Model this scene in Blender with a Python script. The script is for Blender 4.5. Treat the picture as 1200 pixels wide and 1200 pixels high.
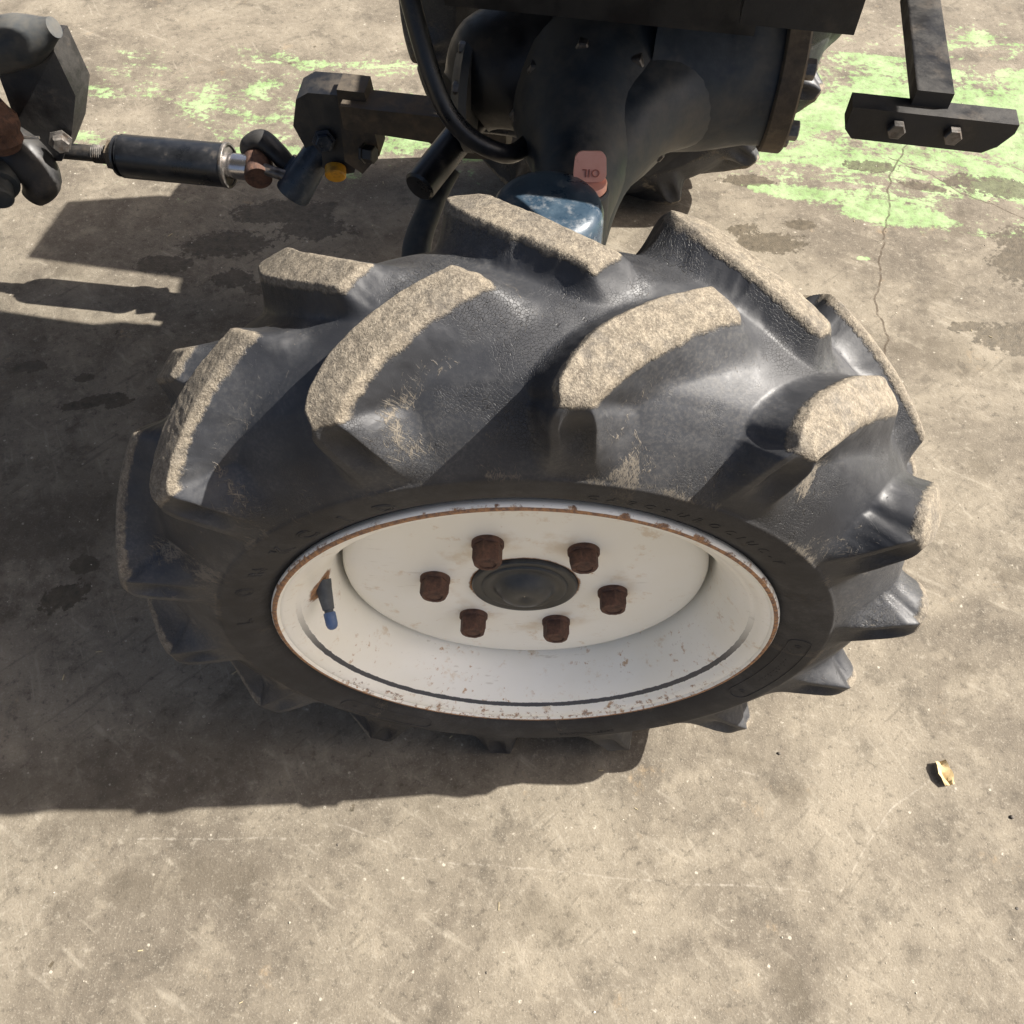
import bpy, bmesh, math, random
import numpy as np
from mathutils import Vector, Matrix

for o in list(bpy.data.objects):
    bpy.data.objects.remove(o)
SC = bpy.context.scene
R = math.radians

# ------------------------------------------------------------------ camera
cd = bpy.data.cameras.new('camera')
cam = bpy.data.objects.new('camera', cd)
SC.collection.objects.link(cam)
cam.location = (-0.0038, -0.2784, 0.9389)
cam.rotation_euler = (math.pi / 2 - 1.0077, 0, 0.0207)
cd.sensor_width = 36
cd.lens = 30.0
cd.clip_start = 0.01
cd.clip_end = 200
SC.camera = cam

# ------------------------------------------------------------------ sky, sun, exposure
SUN = Vector((0.97, 0.125, 1.0)).normalized()
w = bpy.data.worlds.new('World')
SC.world = w
w.use_nodes = True
nt = w.node_tree
bg = nt.nodes['Background']
sky = nt.nodes.new('ShaderNodeTexSky')
sky.sky_type = 'NISHITA'
sky.sun_disc = False
sky.sun_elevation = math.asin(SUN.z)
sky.sun_rotation = math.atan2(SUN.x, SUN.y)
sky.dust_density = 6.0
sky.air_density = 0.8
sky.ozone_density = 0.4
nt.links.new(sky.outputs[0], bg.inputs[0])
bg.inputs[1].default_value = 0.058
sd = bpy.data.lights.new('sun', 'SUN')
sun = bpy.data.objects.new('sun', sd)
SC.collection.objects.link(sun)
sd.energy = 4.6
sd.angle = R(0.5)
sd.color = (1.0, 0.95, 0.875)
sun.rotation_euler = (-SUN).to_track_quat('-Z', 'Y').to_euler()
sun.location = SUN * 5
SC.view_settings.view_transform = 'Standard'
SC.view_settings.look = 'None'
SC.view_settings.gamma = 1
SC.view_settings.use_curve_mapping = False
SC.view_settings.exposure = 1.52
SC.cycles.max_bounces = 5
SC.cycles.diffuse_bounces = 3
SC.cycles.glossy_bounces = 2

# ------------------------------------------------------------------ node helper
class NG:
    def __init__(s, name):
        s.m = bpy.data.materials.new(name)
        s.m.use_nodes = True
        s.t = s.m.node_tree
        s.b = s.t.nodes['Principled BSDF']
        s.out = s.t.nodes['Material Output']
    def n(s, kind, **kw):
        nd = s.t.nodes.new('ShaderNode' + kind)
        for k, v in kw.items():
            setattr(nd, k, v)
        return nd
    def put(s, sock, v):
        if hasattr(v, 'is_output') or isinstance(v, bpy.types.NodeSocket):
            s.t.links.new(v, sock)
        elif v is not None:
            if isinstance(v, (tuple, list)) and len(v) == 3 and len(sock.default_value) == 4:
                v = (*v, 1)
            sock.default_value = v
    def math(s, op, a, b=None, c=None, clamp=False):
        nd = s.n('Math', operation=op, use_clamp=clamp)
        for i, v in enumerate((a, b, c)):
            if v is not None:
                s.put(nd.inputs[i], v)
        return nd.outputs[0]
    def vmath(s, op, a, b=None, out=0):
        nd = s.n('VectorMath', operation=op)
        s.put(nd.inputs[0], a)
        if b is not None:
            s.put(nd.inputs[3] if op == 'SCALE' else nd.inputs[1], b)
        return nd.outputs['Value'] if op in ('LENGTH', 'DOT_PRODUCT', 'DISTANCE') else nd.outputs[out]
    def ramp(s, v, lo, hi, a=0.0, b=1.0):
        nd = s.n('MapRange', interpolation_type='SMOOTHSTEP')
        for i, x in enumerate((v, lo, hi, a, b)):
            s.put(nd.inputs[i], x)
        return nd.outputs[0]
    def noise(s, vec, scale, detail=3, rough=0.55, dist=0.0, w=None):
        nd = s.n('TexNoise')
        s.put(nd.inputs['Vector'], vec)
        s.put(nd.inputs['Scale'], scale)
        s.put(nd.inputs['Detail'], detail)
        s.put(nd.inputs['Roughness'], rough)
        s.put(nd.inputs['Distortion'], dist)
        return nd.outputs[0]
    def voro(s, vec, scale, feature='F1'):
        nd = s.n('TexVoronoi', feature=feature)
        s.put(nd.inputs['Vector'], vec)
        s.put(nd.inputs['Scale'], scale)
        return nd.outputs['Distance']
    def mapping(s, vec, loc=(0, 0, 0), rot=(0, 0, 0), scale=(1, 1, 1)):
        nd = s.n('Mapping')
        s.put(nd.inputs[0], vec)
        nd.inputs[1].default_value = loc
        nd.inputs[2].default_value = rot
        nd.inputs[3].default_value = scale
        return nd.outputs[0]
    def streak(s, vec, ang, k):
        return s.mapping(s.mapping(vec, rot=(0, 0, ang)), scale=(k, 1, 1))
    def mix(s, f, a, b, mode='MIX'):
        nd = s.n('Mix', data_type='RGBA', blend_type=mode, clamp_factor=True)
        s.put(nd.inputs[0], f)
        s.put(nd.inputs[6], a)
        s.put(nd.inputs[7], b)
        return nd.outputs[2]
    def xyz(s, vec):
        nd = s.n('SeparateXYZ')
        s.put(nd.inputs[0], vec)
        return nd.outputs
    def obj(s):
        return s.n('TexCoord').outputs['Object']
    def bump(s, h, strength=0.3, dist=0.001, normal=None):
        nd = s.n('Bump')
        s.put(nd.inputs['Height'], h)
        nd.inputs['Strength'].default_value = strength
        nd.inputs['Distance'].default_value = dist
        if normal is not None:
            s.put(nd.inputs['Normal'], normal)
        return nd.outputs[0]
    def fin(s, col=None, rough=None, metal=None, normal=None, spec=None):
        for k, v in (('Base Color', col), ('Roughness', rough), ('Metallic', metal), ('Normal', normal), ('Specular IOR Level', spec)):
            if v is not None:
                s.put(s.b.inputs[k], v)
        return s.m

# ------------------------------------------------------------------ materials
def mat_ground():
    g = NG('worn_concrete')
    P = g.obj()
    A1 = g.n('Attribute', attribute_name='stain')
    S1 = g.n('SeparateColor'); g.put(S1.inputs[0], A1.outputs['Color'])
    A2 = g.n('Attribute', attribute_name='line')
    S2 = g.n('SeparateColor'); g.put(S2.inputs[0], A2.outputs['Color'])
    n1 = g.noise(P, 4.2, 6, 0.68, 0.5)
    n2 = g.noise(P, 17, 5, 0.68)
    n3 = g.noise(P, 95, 4, 0.7)
    n4 = g.noise(P, 460, 2, 0.7)
    col = g.mix(g.ramp(n1, 0.36, 0.66), (0.106, 0.090, 0.069), (0.182, 0.158, 0.121))
    col = g.mix(g.math('MULTIPLY', g.ramp(n2, 0.5, 0.70), 0.55), col, (0.232, 0.202, 0.154))
    col = g.mix(g.math('MULTIPLY', g.ramp(n2, 0.48, 0.32), 0.6), col, (0.062, 0.053, 0.041))
    col = g.mix(g.math('MULTIPLY', g.ramp(n3, 0.54, 0.72), 0.5), col, (0.265, 0.238, 0.191))
    col = g.mix(g.math('MULTIPLY', g.ramp(n3, 0.46, 0.30), 0.6), col, (0.051, 0.044, 0.034))
    col = g.mix(g.math('MULTIPLY', g.ramp(n4, 0.57, 0.72), 0.42), col, (0.312, 0.285, 0.234))
    col = g.mix(g.math('MULTIPLY', g.ramp(n4, 0.44, 0.3), 0.45), col, (0.094, 0.078, 0.058))
    # trowel and drag marks
    for ang, sc, amt, c in ((0.55, 70, 0.45, (0.257, 0.230, 0.183)), (-0.75, 90, 0.4, (0.058, 0.049, 0.037)), (1.1, 120, 0.4, (0.257, 0.230, 0.183))):
        Mv = g.streak(P, ang, 0.12)
        k = g.math('MULTIPLY', g.ramp(g.noise(Mv, sc, 3, 0.6), 0.58, 0.70), g.ramp(n2, 0.42, 0.58) if amt > 0.42 else g.ramp(n1, 0.42, 0.58))
        col = g.mix(g.math('MULTIPLY', k, amt), col, c)
    chips = g.math('MULTIPLY', g.ramp(g.voro(P, 60), 0.13, 0.08), g.ramp(n3, 0.5, 0.6))
    col = g.mix(g.math('MULTIPLY', chips, 0.8), col, (0.374, 0.343, 0.281))
    rusty = g.math('MULTIPLY', g.ramp(g.noise(P, 11, 5, 0.75), 0.60, 0.72), g.ramp(n3, 0.42, 0.6))
    col = g.mix(g.math('MULTIPLY', rusty, 0.45), col, (0.257, 0.183, 0.105))
    # green floor paint, mostly worn away
    ng = g.noise(g.streak(P, 0.16, 0.42), 9, 7, 0.70, 0.6)
    gq = g.math('ADD', S1.outputs[2], g.math('MULTIPLY', g.math('SUBTRACT', ng, 0.5), 0.85))
    gq = g.math('ADD', gq, g.math('MULTIPLY', g.math('SUBTRACT', n2, 0.5), 0.35))
    gq = g.math('ADD', gq, g.math('MULTIPLY', g.math('SUBTRACT', n3, 0.5), 0.30))
    gm = g.ramp(gq, 0.53, 0.60)
    gcol = g.mix(g.ramp(n2, 0.35, 0.7), (0.148, 0.234, 0.090), (0.257, 0.359, 0.179))
    col = g.mix(g.math('MULTIPLY', gm, g.ramp(n3, 0.3, 0.6, 0.40, 0.90)), col, gcol)
    # damp stains and old oil
    wq = g.math('ADD', S1.outputs[0], g.math('MULTIPLY', g.math('SUBTRACT', n2, 0.5), 1.9))
    wq = g.math('ADD', wq, g.math('MULTIPLY', g.math('SUBTRACT', n3, 0.5), 1.5))
    wet = g.ramp(wq, 1.06, 0.95)
    col = g.mix(g.math('MULTIPLY', wet, 0.78), col, g.mix(g.ramp(n3, 0.3, 0.7), (0.034, 0.027, 0.015), (0.074, 0.058, 0.036)))
    bq = g.math('ADD', S1.outputs[1], g.math('MULTIPLY', g.math('SUBTRACT', n2, 0.5), 4.5))
    big = g.ramp(bq, 1.5, 0.4)
    col = g.mix(g.math('MULTIPLY', big, 0.34), col, (0.074, 0.061, 0.043))
    # cracks, scratches
    def line(sock, wd, lo, hi):
        d = g.math('ABSOLUTE', sock)
        return g.math('MULTIPLY', g.ramp(d, wd, wd * 0.3), g.ramp(n3, lo, hi))
    crk = g.math('MAXIMUM', line(S2.outputs[0], 0.0026, 0.34, 0.54), line(S2.outputs[1], 0.0026, 0.34, 0.54))
    col = g.mix(g.math('MULTIPLY', crk, 0.8), col, (0.043, 0.031, 0.020))
    scr = g.math('MAXIMUM', line(S2.outputs[2], 0.0016, 0.42, 0.60), line(A2.outputs['Alpha'], 0.0019, 0.40, 0.58))
    col = g.mix(g.math('MULTIPLY', scr, 0.24), col, (0.390, 0.359, 0.304))
    h = g.math('ADD', g.math('MULTIPLY', n3, 1.3), g.math('MULTIPLY', n4, 0.7))
    nrm = g.bump(h, 0.6, 0.0013)
    rough = g.math('SUBTRACT', 0.90, g.math('MULTIPLY', wet, 0.30))
    return g.fin(col, rough, 0.0, nrm, 0.3)

def mat_rubber():
    g = NG('weathered_rubber')
    P = g.obj()
    at = g.n('Attribute', attribute_name='wear')
    S = g.n('SeparateColor')
    g.put(S.inputs[0], at.outputs['Color'])
    top, dust, ring = S.outputs[0], S.outputs[1], S.outputs[2]
    uv = g.n('UVMap', uv_map='UVMap').outputs[0]
    n1 = g.noise(P, 9, 5, 0.6)
    n2 = g.noise(P, 60, 5, 0.65)
    n3 = g.noise(P, 420, 3, 0.65)
    base = g.mix(g.ramp(n1, 0.35, 0.7), (0.017, 0.018, 0.021), (0.040, 0.042, 0.047))
    base = g.mix(g.math('MULTIPLY', g.ramp(n2, 0.5, 0.75), 0.35), base, (0.070, 0.070, 0.071))
    # thin pale film of dust
    film = g.math('MULTIPLY', g.ramp(n1, 0.42, 0.62), g.ramp(n3, 0.4, 0.7))
    base = g.mix(g.math('MULTIPLY', film, 0.28), base, (0.13, 0.122, 0.108))
    # weather crazing on the flanks
    crz = g.voro(P, 520, 'DISTANCE_TO_EDGE')
    crzm = g.math('MULTIPLY', g.ramp(crz, 0.07, 0.015), g.ramp(g.noise(P, 13, 3), 0.47, 0.62))
    base = g.mix(g.math('MULTIPLY', crzm, 0.8), base, (0.012, 0.011, 0.010))
    # dried mud brushed on in streaks
    st1 = g.noise(g.streak(uv, 1.25, 0.20), 520, 3, 0.7, 1.6)
    st2 = g.noise(g.streak(uv, -1.0, 0.20), 480, 3, 0.7, 1.6)
    st = g.math('MAXIMUM', st1, st2)
    patch = g.ramp(g.noise(P, 24, 4, 0.6), 0.42, 0.66)
    dm = g.math('MULTIPLY', g.math('MULTIPLY', dust, patch), 1.25)
    dmask = g.ramp(g.math('ADD', st, g.math('MULTIPLY', dm, 0.22)), 0.68, 0.80)
    base = g.mix(g.math('MULTIPLY', g.math('MULTIPLY', dmask, g.ramp(dust, 0.02, 0.25)), 0.62), base, (0.21, 0.18, 0.138))
    # bead-side band, browner, with a dusty ridge
    base = g.mix(g.math('MULTIPLY', ring, g.ramp(n2, 0.3, 0.7, 0.25, 0.7)), base, (0.027, 0.024, 0.021))
    # lug faces ground down to pale earth
    grit = g.noise(P, 700, 3, 0.75)
    grit2 = g.noise(P, 190, 4, 0.7)
    tcol = g.mix(g.ramp(grit2, 0.32, 0.7), (0.105, 0.088, 0.066), (0.215, 0.183, 0.137))
    tcol = g.mix(g.math('MULTIPLY', g.ramp(grit, 0.5, 0.72), 0.65), tcol, (0.33, 0.29, 0.225))
    tcol = g.mix(g.math('MULTIPLY', g.ramp(grit, 0.47, 0.30), 0.75), tcol, (0.085, 0.07, 0.055))
    edge = g.math('ADD', top, g.math('MULTIPLY', g.math('SUBTRACT', g.noise(P, 110, 5, 0.75), 0.5), 1.5))
    tm = g.math('MULTIPLY', g.ramp(edge, 0.34, 0.80), g.ramp(g.noise(P, 40, 4, 0.7), 0.30, 0.55, 0.62, 1.0))
    col = g.mix(tm, base, tcol)
    hb = g.math('ADD', g.math('MULTIPLY', n3, 0.14), g.math('MULTIPLY', n2, 0.18))
    hb = g.math('SUBTRACT', hb, g.math('MULTIPLY', crzm, 0.5))
    hb = g.math('ADD', hb, g.math('MULTIPLY', dmask, 0.5))
    ht = g.math('ADD', g.math('MULTIPLY', grit, 1.3), g.math('MULTIPLY', grit2, 1.2))
    hm = g.n('Mix', data_type='FLOAT')
    g.put(hm.inputs[0], tm); g.put(hm.inputs[2], hb); g.put(hm.inputs[3], ht)
    nrm = g.bump(hm.outputs[0], 0.7, 0.0011)
    rough = g.math('ADD', g.math('MULTIPLY', g.ramp(n2, 0.3, 0.7), 0.14), g.math('ADD', 0.47, g.math('MULTIPLY', g.math('MAXIMUM', tm, dmask), 0.34)))
    rough = g.math('ADD', rough, g.math('MULTIPLY', ring, 0.18), clamp=True)
    return g.fin(col, rough, 0.0, nrm, 0.45)

def mat_cream(kind):
    # cream enamel chipped to rust; 'rim' keeps its rust on the flange crest
    g = NG('cream_enamel_' + kind)
    P = g.obj()
    X, Y, Z = g.xyz(P)
    rr = g.math('SQRT', g.math('ADD', g.math('MULTIPLY', X, X), g.math('MULTIPLY', Z, Z)))
    n1 = g.noise(P, 12, 4)
    n2 = g.noise(P, 75, 6, 0.7)
    n3 = g.noise(P, 260, 4, 0.7)
    col = g.mix(g.ramp(n1, 0.3, 0.7), (0.90, 0.865, 0.755), (0.935, 0.91, 0.825))
    scuff = g.noise(g.mapping(P, rot=(0, 0.5, 0), scale=(0.12, 1, 1)), 260, 3, 0.6)
    col = g.mix(g.math('MULTIPLY', g.math('MULTIPLY', g.ramp(scuff, 0.62, 0.72), g.ramp(n1, 0.45, 0.6)), 0.35), col, (0.42, 0.36, 0.26))
    # tan stain halos with pin-holes of rust
    blot = g.ramp(g.noise(P, 38, 6, 0.75), 0.57, 0.68)
    col = g.mix(g.math('MULTIPLY', blot, 0.42), col, (0.56, 0.37, 0.16))
    pin = g.math('MULTIPLY', g.ramp(g.noise(P, 150, 4, 0.75), 0.66, 0.72), g.ramp(g.noise(P, 20, 3), 0.50, 0.60))
    col = g.mix(g.math('MULTIPLY', pin, 0.75), col, (0.46, 0.26, 0.09))
    rust = g.math('MULTIPLY', pin, 0.0)
    if kind == 'rim':
        low = g.ramp(Z, 0.12, -0.19)
        e1 = g.math('MULTIPLY', g.ramp(rr, 0.1885, 0.1955), g.ramp(Y, 0.010, 0.001))
        e = g.math('ADD', e1, g.math('MULTIPLY', g.math('SUBTRACT', n2, 0.5), 2.0))
        rust = g.math('MAXIMUM', rust, g.ramp(e, 1.0, 1.2))
        crest = g.math('MULTIPLY', g.ramp(Y, 0.0014, 0.0005), g.ramp(rr, 0.1930, 0.1942))
        crest = g.math('ADD', crest, g.math('MULTIPLY', g.math('SUBTRACT', n2, 0.5), 1.0))
        rust = g.math('MAXIMUM', rust, g.ramp(crest, 0.5, 0.7))
        lowb = g.math('MULTIPLY', low, g.ramp(g.math('ADD', g.noise(P, 120, 4, 0.75), g.math('MULTIPLY', e1, 0.06)), 0.59, 0.67))
        lowb = g.math('MULTIPLY', lowb, g.ramp(g.noise(P, 22, 3), 0.46, 0.58))
        col = g.mix(g.math('MULTIPLY', lowb, 0.8), col, (0.44, 0.22, 0.06))
        frk = g.math('MULTIPLY', g.math('MULTIPLY', g.ramp(rr, 0.1790, 0.1860), g.ramp(Y, 0.014, 0.010)), g.ramp(Z, 0.02, -0.12))
        frk = g.math('ADD', g.noise(P, 150, 5, 0.75), g.math('MULTIPLY', g.math('SUBTRACT', frk, 1.0), 0.5))
        rust = g.math('MAXIMUM', rust, g.math('MULTIPLY', g.ramp(frk, 0.52, 0.62), 0.85))
        # bare dark steel worn through along the inner corner of the flange
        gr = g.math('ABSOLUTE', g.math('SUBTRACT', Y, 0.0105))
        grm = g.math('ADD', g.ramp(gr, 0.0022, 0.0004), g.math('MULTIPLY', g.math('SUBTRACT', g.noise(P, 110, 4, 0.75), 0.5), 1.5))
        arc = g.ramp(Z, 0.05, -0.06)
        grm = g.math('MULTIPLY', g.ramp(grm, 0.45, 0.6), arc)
        # rust blister round the valve hole
        vd = g.vmath('LENGTH', g.vmath('SUBTRACT', P, (-0.1600, 0.0285, 0.0345)))
        vr = g.math('ADD', vd, g.math('MULTIPLY', g.math('SUBTRACT', n2, 0.5), 0.016))
        rust = g.math('MAXIMUM', rust, g.ramp(vr, 0.0165, 0.0125))
    if kind == 'disc':
        hubd = g.math('ADD', rr, g.math('MULTIPLY', g.math('SUBTRACT', n2, 0.5), 0.006))
        rust = g.math('MAXIMUM', rust, g.ramp(hubd, 0.0470, 0.0452))
        nut = g.math('ABSOLUTE', g.math('SUBTRACT', rr, 0.0745))
        halo = g.math('MULTIPLY', g.ramp(nut, 0.022, 0.006), g.ramp(g.noise(P, 26, 4, 0.6), 0.46, 0.66))
        col = g.mix(g.math('MULTIPLY', halo, 0.5), col, (0.55, 0.38, 0.17))
    rcol = g.mix(g.ramp(n3, 0.35, 0.65), (0.12, 0.045, 0.018), (0.42, 0.19, 0.055))
    col = g.mix(g.math('MULTIPLY', rust, 0.92), col, rcol)
    if kind == 'rim':
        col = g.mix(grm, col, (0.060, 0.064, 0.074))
    hgt = g.math('ADD', g.math('MULTIPLY', rust, g.math('ADD', n3, -0.2)), g.math('MULTIPLY', n2, 0.15))
    nrm = g.bump(hgt, 0.4, 0.0008)
    rough = g.math('ADD', 0.36, g.math('MULTIPLY', rust, 0.5))
    return g.fin(col, rough, 0.0, nrm, 0.45)

def mat_simple(name, c1, c2, sc=40, rough=(0.4, 0.7), metal=0.0, bump=0.3, bd=0.0006, dust=None, dsc=18, dlo=0.5, dhi=0.68, damt=0.6):
    g = NG(name)
    P = g.obj()
    n = g.noise(P, sc, 5, 0.65)
    f = g.noise(P, sc * 7, 4, 0.7)
    col = g.mix(g.ramp(n, 0.33, 0.68), c1, c2)
    rg = g.ramp(n, 0.3, 0.7, *rough)
    if dust:
        d = g.math('MULTIPLY', g.ramp(g.noise(P, dsc, 5, 0.7), dlo, dhi), damt)
        col = g.mix(d, col, dust)
        rg = g.math('ADD', rg, g.math('MULTIPLY', d, 0.3), clamp=True)
    nrm = g.bump(g.math('ADD', n, g.math('MULTIPLY', f, 0.4)), bump, bd)
    return g.fin(col, rg, metal, nrm)

M = {}
M['ground'] = mat_ground()
M['rubber'] = mat_rubber()
M['rim'] = mat_cream('rim')
M['disc'] = mat_cream('disc')
M['rust'] = mat_simple('rusted_steel', (0.058, 0.030, 0.022), (0.165, 0.086, 0.056), 120, (0.75, 0.95), 0.0, 0.9, 0.0012, (0.035, 0.022, 0.018), 60)
M['hubcap'] = mat_simple('black_painted_cap', (0.016, 0.019, 0.022), (0.042, 0.045, 0.046), 40, (0.32, 0.55), 0.0, 0.2, 0.0004, (0.10, 0.095, 0.085), 28, 0.52, 0.72, 0.4)
M['blue'] = mat_simple('dark_blue_paint', (0.014, 0.022, 0.036), (0.030, 0.045, 0.066), 45, (0.26, 0.5), 0.0, 0.35, 0.0006, (0.17, 0.17, 0.165), 70, 0.5, 0.72, 0.45)
def mat_cap():
    m = mat_simple('dark_blue_cap_paint', (0.022, 0.040, 0.062), (0.045, 0.072, 0.100), 45, (0.24, 0.5), 0.0, 0.35, 0.0006, (0.17, 0.18, 0.19), 110, 0.52, 0.68, 0.55)
    g = NG.__new__(NG); g.m = m; g.t = m.node_tree; g.b = g.t.nodes['Principled BSDF']
    P = g.obj()
    d = g.vmath('LENGTH', g.vmath('MULTIPLY', g.vmath('SUBTRACT', P, (-0.002, 0.250, 0.455)), (1, 1, 1.5)))
    q = g.math('ADD', d, g.math('MULTIPLY', g.math('SUBTRACT', g.noise(P, 160, 5, 0.75), 0.5), 0.035))
    k = g.ramp(q, 0.019, 0.011)
    old = g.b.inputs['Base Color'].links[0].from_socket
    rc = g.mix(g.ramp(g.noise(P, 300, 3), 0.4, 0.6), (0.20, 0.075, 0.025), (0.42, 0.22, 0.10))
    g.put(g.b.inputs['Base Color'], g.mix(g.math('MULTIPLY', k, 0.9), old, rc))
    return m
M['cap'] = mat_cap()
M['casting'] = mat_simple('dusty_blue_casting', (0.014, 0.021, 0.030), (0.040, 0.050, 0.060), 25, (0.4, 0.7), 0.0, 0.5, 0.0010, (0.14, 0.125, 0.10), 9, 0.42, 0.66, 0.55)
M['black'] = mat_simple('greasy_black_iron', (0.010, 0.010, 0.011), (0.030, 0.028, 0.026), 30, (0.35, 0.7), 0.0, 0.5, 0.0010, (0.10, 0.08, 0.06), 20, 0.52, 0.72, 0.5)
M['blackpaint'] = mat_simple('black_sleeve_paint', (0.010, 0.011, 0.013), (0.022, 0.023, 0.026), 40, (0.25, 0.45), 0.0, 0.3, 0.0005, (0.13, 0.11, 0.09), 40, 0.55, 0.75, 0.4)
M['brown'] = mat_simple('muddy_brown_steel', (0.055, 0.042, 0.030), (0.13, 0.10, 0.068), 50, (0.6, 0.9), 0.0, 0.6, 0.0010, (0.22, 0.18, 0.12), 30)
M['rail'] = mat_simple('grimy_dark_rail', (0.030, 0.025, 0.020), (0.075, 0.060, 0.044), 40, (0.6, 0.9), 0.0, 0.6, 0.0010, (0.13, 0.10, 0.07), 26)
M['bolt'] = mat_simple('dull_steel', (0.10, 0.095, 0.09), (0.24, 0.22, 0.20), 90, (0.35, 0.6), 0.7, 0.4, 0.0005, (0.10, 0.06, 0.035), 70)
M['chrome'] = mat_simple('bright_rod', (0.42, 0.40, 0.40), (0.60, 0.58, 0.58), 20, (0.14, 0.28), 0.95, 0.1, 0.0003, (0.20, 0.12, 0.08), 60, 0.6, 0.75, 0.5)
M['orange'] = mat_simple('yellow_painted_bolt', (0.48, 0.22, 0.012), (0.60, 0.31, 0.02), 60, (0.4, 0.6), 0.0, 0.3, 0.0005, (0.20, 0.10, 0.03), 80)
M['pink'] = mat_simple('faded_red_plastic', (0.76, 0.36, 0.27), (0.82, 0.44, 0.35), 40, (0.4, 0.6), 0.0, 0.15, 0.0004, (0.36, 0.17, 0.12), 90, 0.62, 0.75, 0.6)
M['pinkdark'] = mat_simple('grubby_red_letters', (0.34, 0.10, 0.07), (0.44, 0.15, 0.10), 60, (0.5, 0.7))
M['valve'] = mat_simple('grey_valve_rubber', (0.055, 0.062, 0.068), (0.10, 0.108, 0.112), 90, (0.55, 0.8), 0.0, 0.4, 0.0005)
M['valvecap'] = mat_simple('blue_valve_cap_plastic', (0.060, 0.105, 0.215), (0.095, 0.15, 0.28), 90, (0.4, 0.6), 0.0, 0.2, 0.0003, (0.2, 0.22, 0.26), 90)
M['white'] = mat_simple('off_white_metal', (0.55, 0.53, 0.48), (0.68, 0.66, 0.6), 60, (0.4, 0.6))
M['bonnet'] = mat_simple('blue_bonnet_paint', (0.02, 0.06, 0.16), (0.03, 0.08, 0.2), 10, (0.25, 0.4))
M['chip'] = mat_simple('dry_leaf', (0.36, 0.26, 0.12), (0.50, 0.39, 0.21), 90, (0.7, 0.9), 0.0, 0.6, 0.001, (0.30, 0.16, 0.07), 120, 0.55, 0.66, 0.8)
M['grit'] = mat_simple('pale_grit', (0.28, 0.25, 0.20), (0.48, 0.44, 0.36), 160, (0.7, 0.9))
M['darkgrit'] = mat_simple('dark_grit', (0.05, 0.042, 0.034), (0.14, 0.12, 0.095), 160, (0.7, 0.9))
M['straw'] = mat_simple('pale_straw', (0.26, 0.21, 0.12), (0.40, 0.34, 0.21), 160, (0.6, 0.8))

# ------------------------------------------------------------------ object helpers
def link(name, me, parent=None, mat=None):
    o = bpy.data.objects.new(name, me)
    SC.collection.objects.link(o)
    if parent is not None:
        o.parent = parent
    if mat is not None and me is not None:
        me.materials.clear()
        me.materials.append(M[mat])
    return o

def empty(name, loc=(0, 0, 0), parent=None):
    o = bpy.data.objects.new(name, None)
    SC.collection.objects.link(o)
    o.location = loc
    o.parent = parent
    o.empty_display_size = 0.05
    return o

def fin_bm(bm, name, parent, mat, smooth=40, bevel=0.0, segs=2):
    if bevel > 0:
        bmesh.ops.bevel(bm, geom=[e for e in bm.edges if e.is_manifold and e.calc_face_angle(0) > R(35)], offset=bevel, segments=segs, affect='EDGES', profile=0.5, clamp_overlap=True)
    bmesh.ops.recalc_face_normals(bm, faces=bm.faces[:])
    for f in bm.faces:
        f.smooth = True
    for e in bm.edges:
        if len(e.link_faces) == 2 and e.calc_face_angle(0) > R(smooth):
            e.smooth = False
    me = bpy.data.meshes.new(name)
    bm.to_mesh(me)
    bm.free()
    return link(name, me, parent, mat)

def frame(p0, d):
    d = Vector(d).normalized()
    up = Vector((0, 0, 1)) if abs(d.z) < 0.95 else Vector((0, 1, 0))
    a = d.cross(up).normalized()
    b = d.cross(a).normalized()
    return Vector(p0), d, a, b

def add_rev(bm, p0, d, prof, n=32, phase=0.0, cap=True):
    """surface of revolution: prof = [(distance along d, radius)]"""
    p0, d, a, b = frame(p0, d)
    rings = []
    for (t, r) in prof:
        rings.append([bm.verts.new(p0 + d * t + (a * math.cos(phase + 2 * math.pi * i / n) + b * math.sin(phase + 2 * math.pi * i / n)) * r) for i in range(n)])
    for q0, q1 in zip(rings, rings[1:]):
        for i in range(n):
            j = (i + 1) % n
            bm.faces.new((q0[i], q0[j], q1[j], q1[i]))
    if cap:
        bm.faces.new(rings[0][::-1])
        bm.faces.new(rings[-1])

def rev(name, p0, d, prof, parent, mat, n=32, smooth=40, phase=0.0, cap=True):
    bm = bmesh.new()
    add_rev(bm, p0, d, prof, n, phase, cap)
    return fin_bm(bm, name, parent, mat, smooth)

def tube(name, p0, p1, r, parent, mat, n=24, ch=0.15):
    v = Vector(p1) - Vector(p0)
    L = v.length
    c = r * ch
    return rev(name, p0, v, [(0, r - c), (c, r), (L - c, r), (L, r - c)], parent, mat, n)

def add_box(bm, c, size, rot=None, taper=None):
    c = Vector(c)
    hx, hy, hz = (s / 2 for s in size)
    m = rot if rot is not None else Matrix.Identity(3)
    vs = []
    for sz in (-1, 1):
        k = 1.0 if taper is None or sz < 0 else taper
        for sx, sy in ((-1, -1), (1, -1), (1, 1), (-1, 1)):
            vs.append(bm.verts.new(c + m @ Vector((sx * hx * k, sy * hy * k, sz * hz))))
    for q in ((3, 2, 1, 0), (4, 5, 6, 7), (0, 1, 5, 4), (1, 2, 6, 5), (2, 3, 7, 6), (3, 0, 4, 7)):
        bm.faces.new([vs[i] for i in q])

def box(name, c, size, parent, mat, rotz=0.0, bevel=0.004, rot=None, segs=2):
    bm = bmesh.new()
    add_box(bm, c, size, rot if rot is not None else Matrix.Rotation(rotz, 3, 'Z'))
    return fin_bm(bm, name, parent, mat, 40, bevel, segs)

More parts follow.
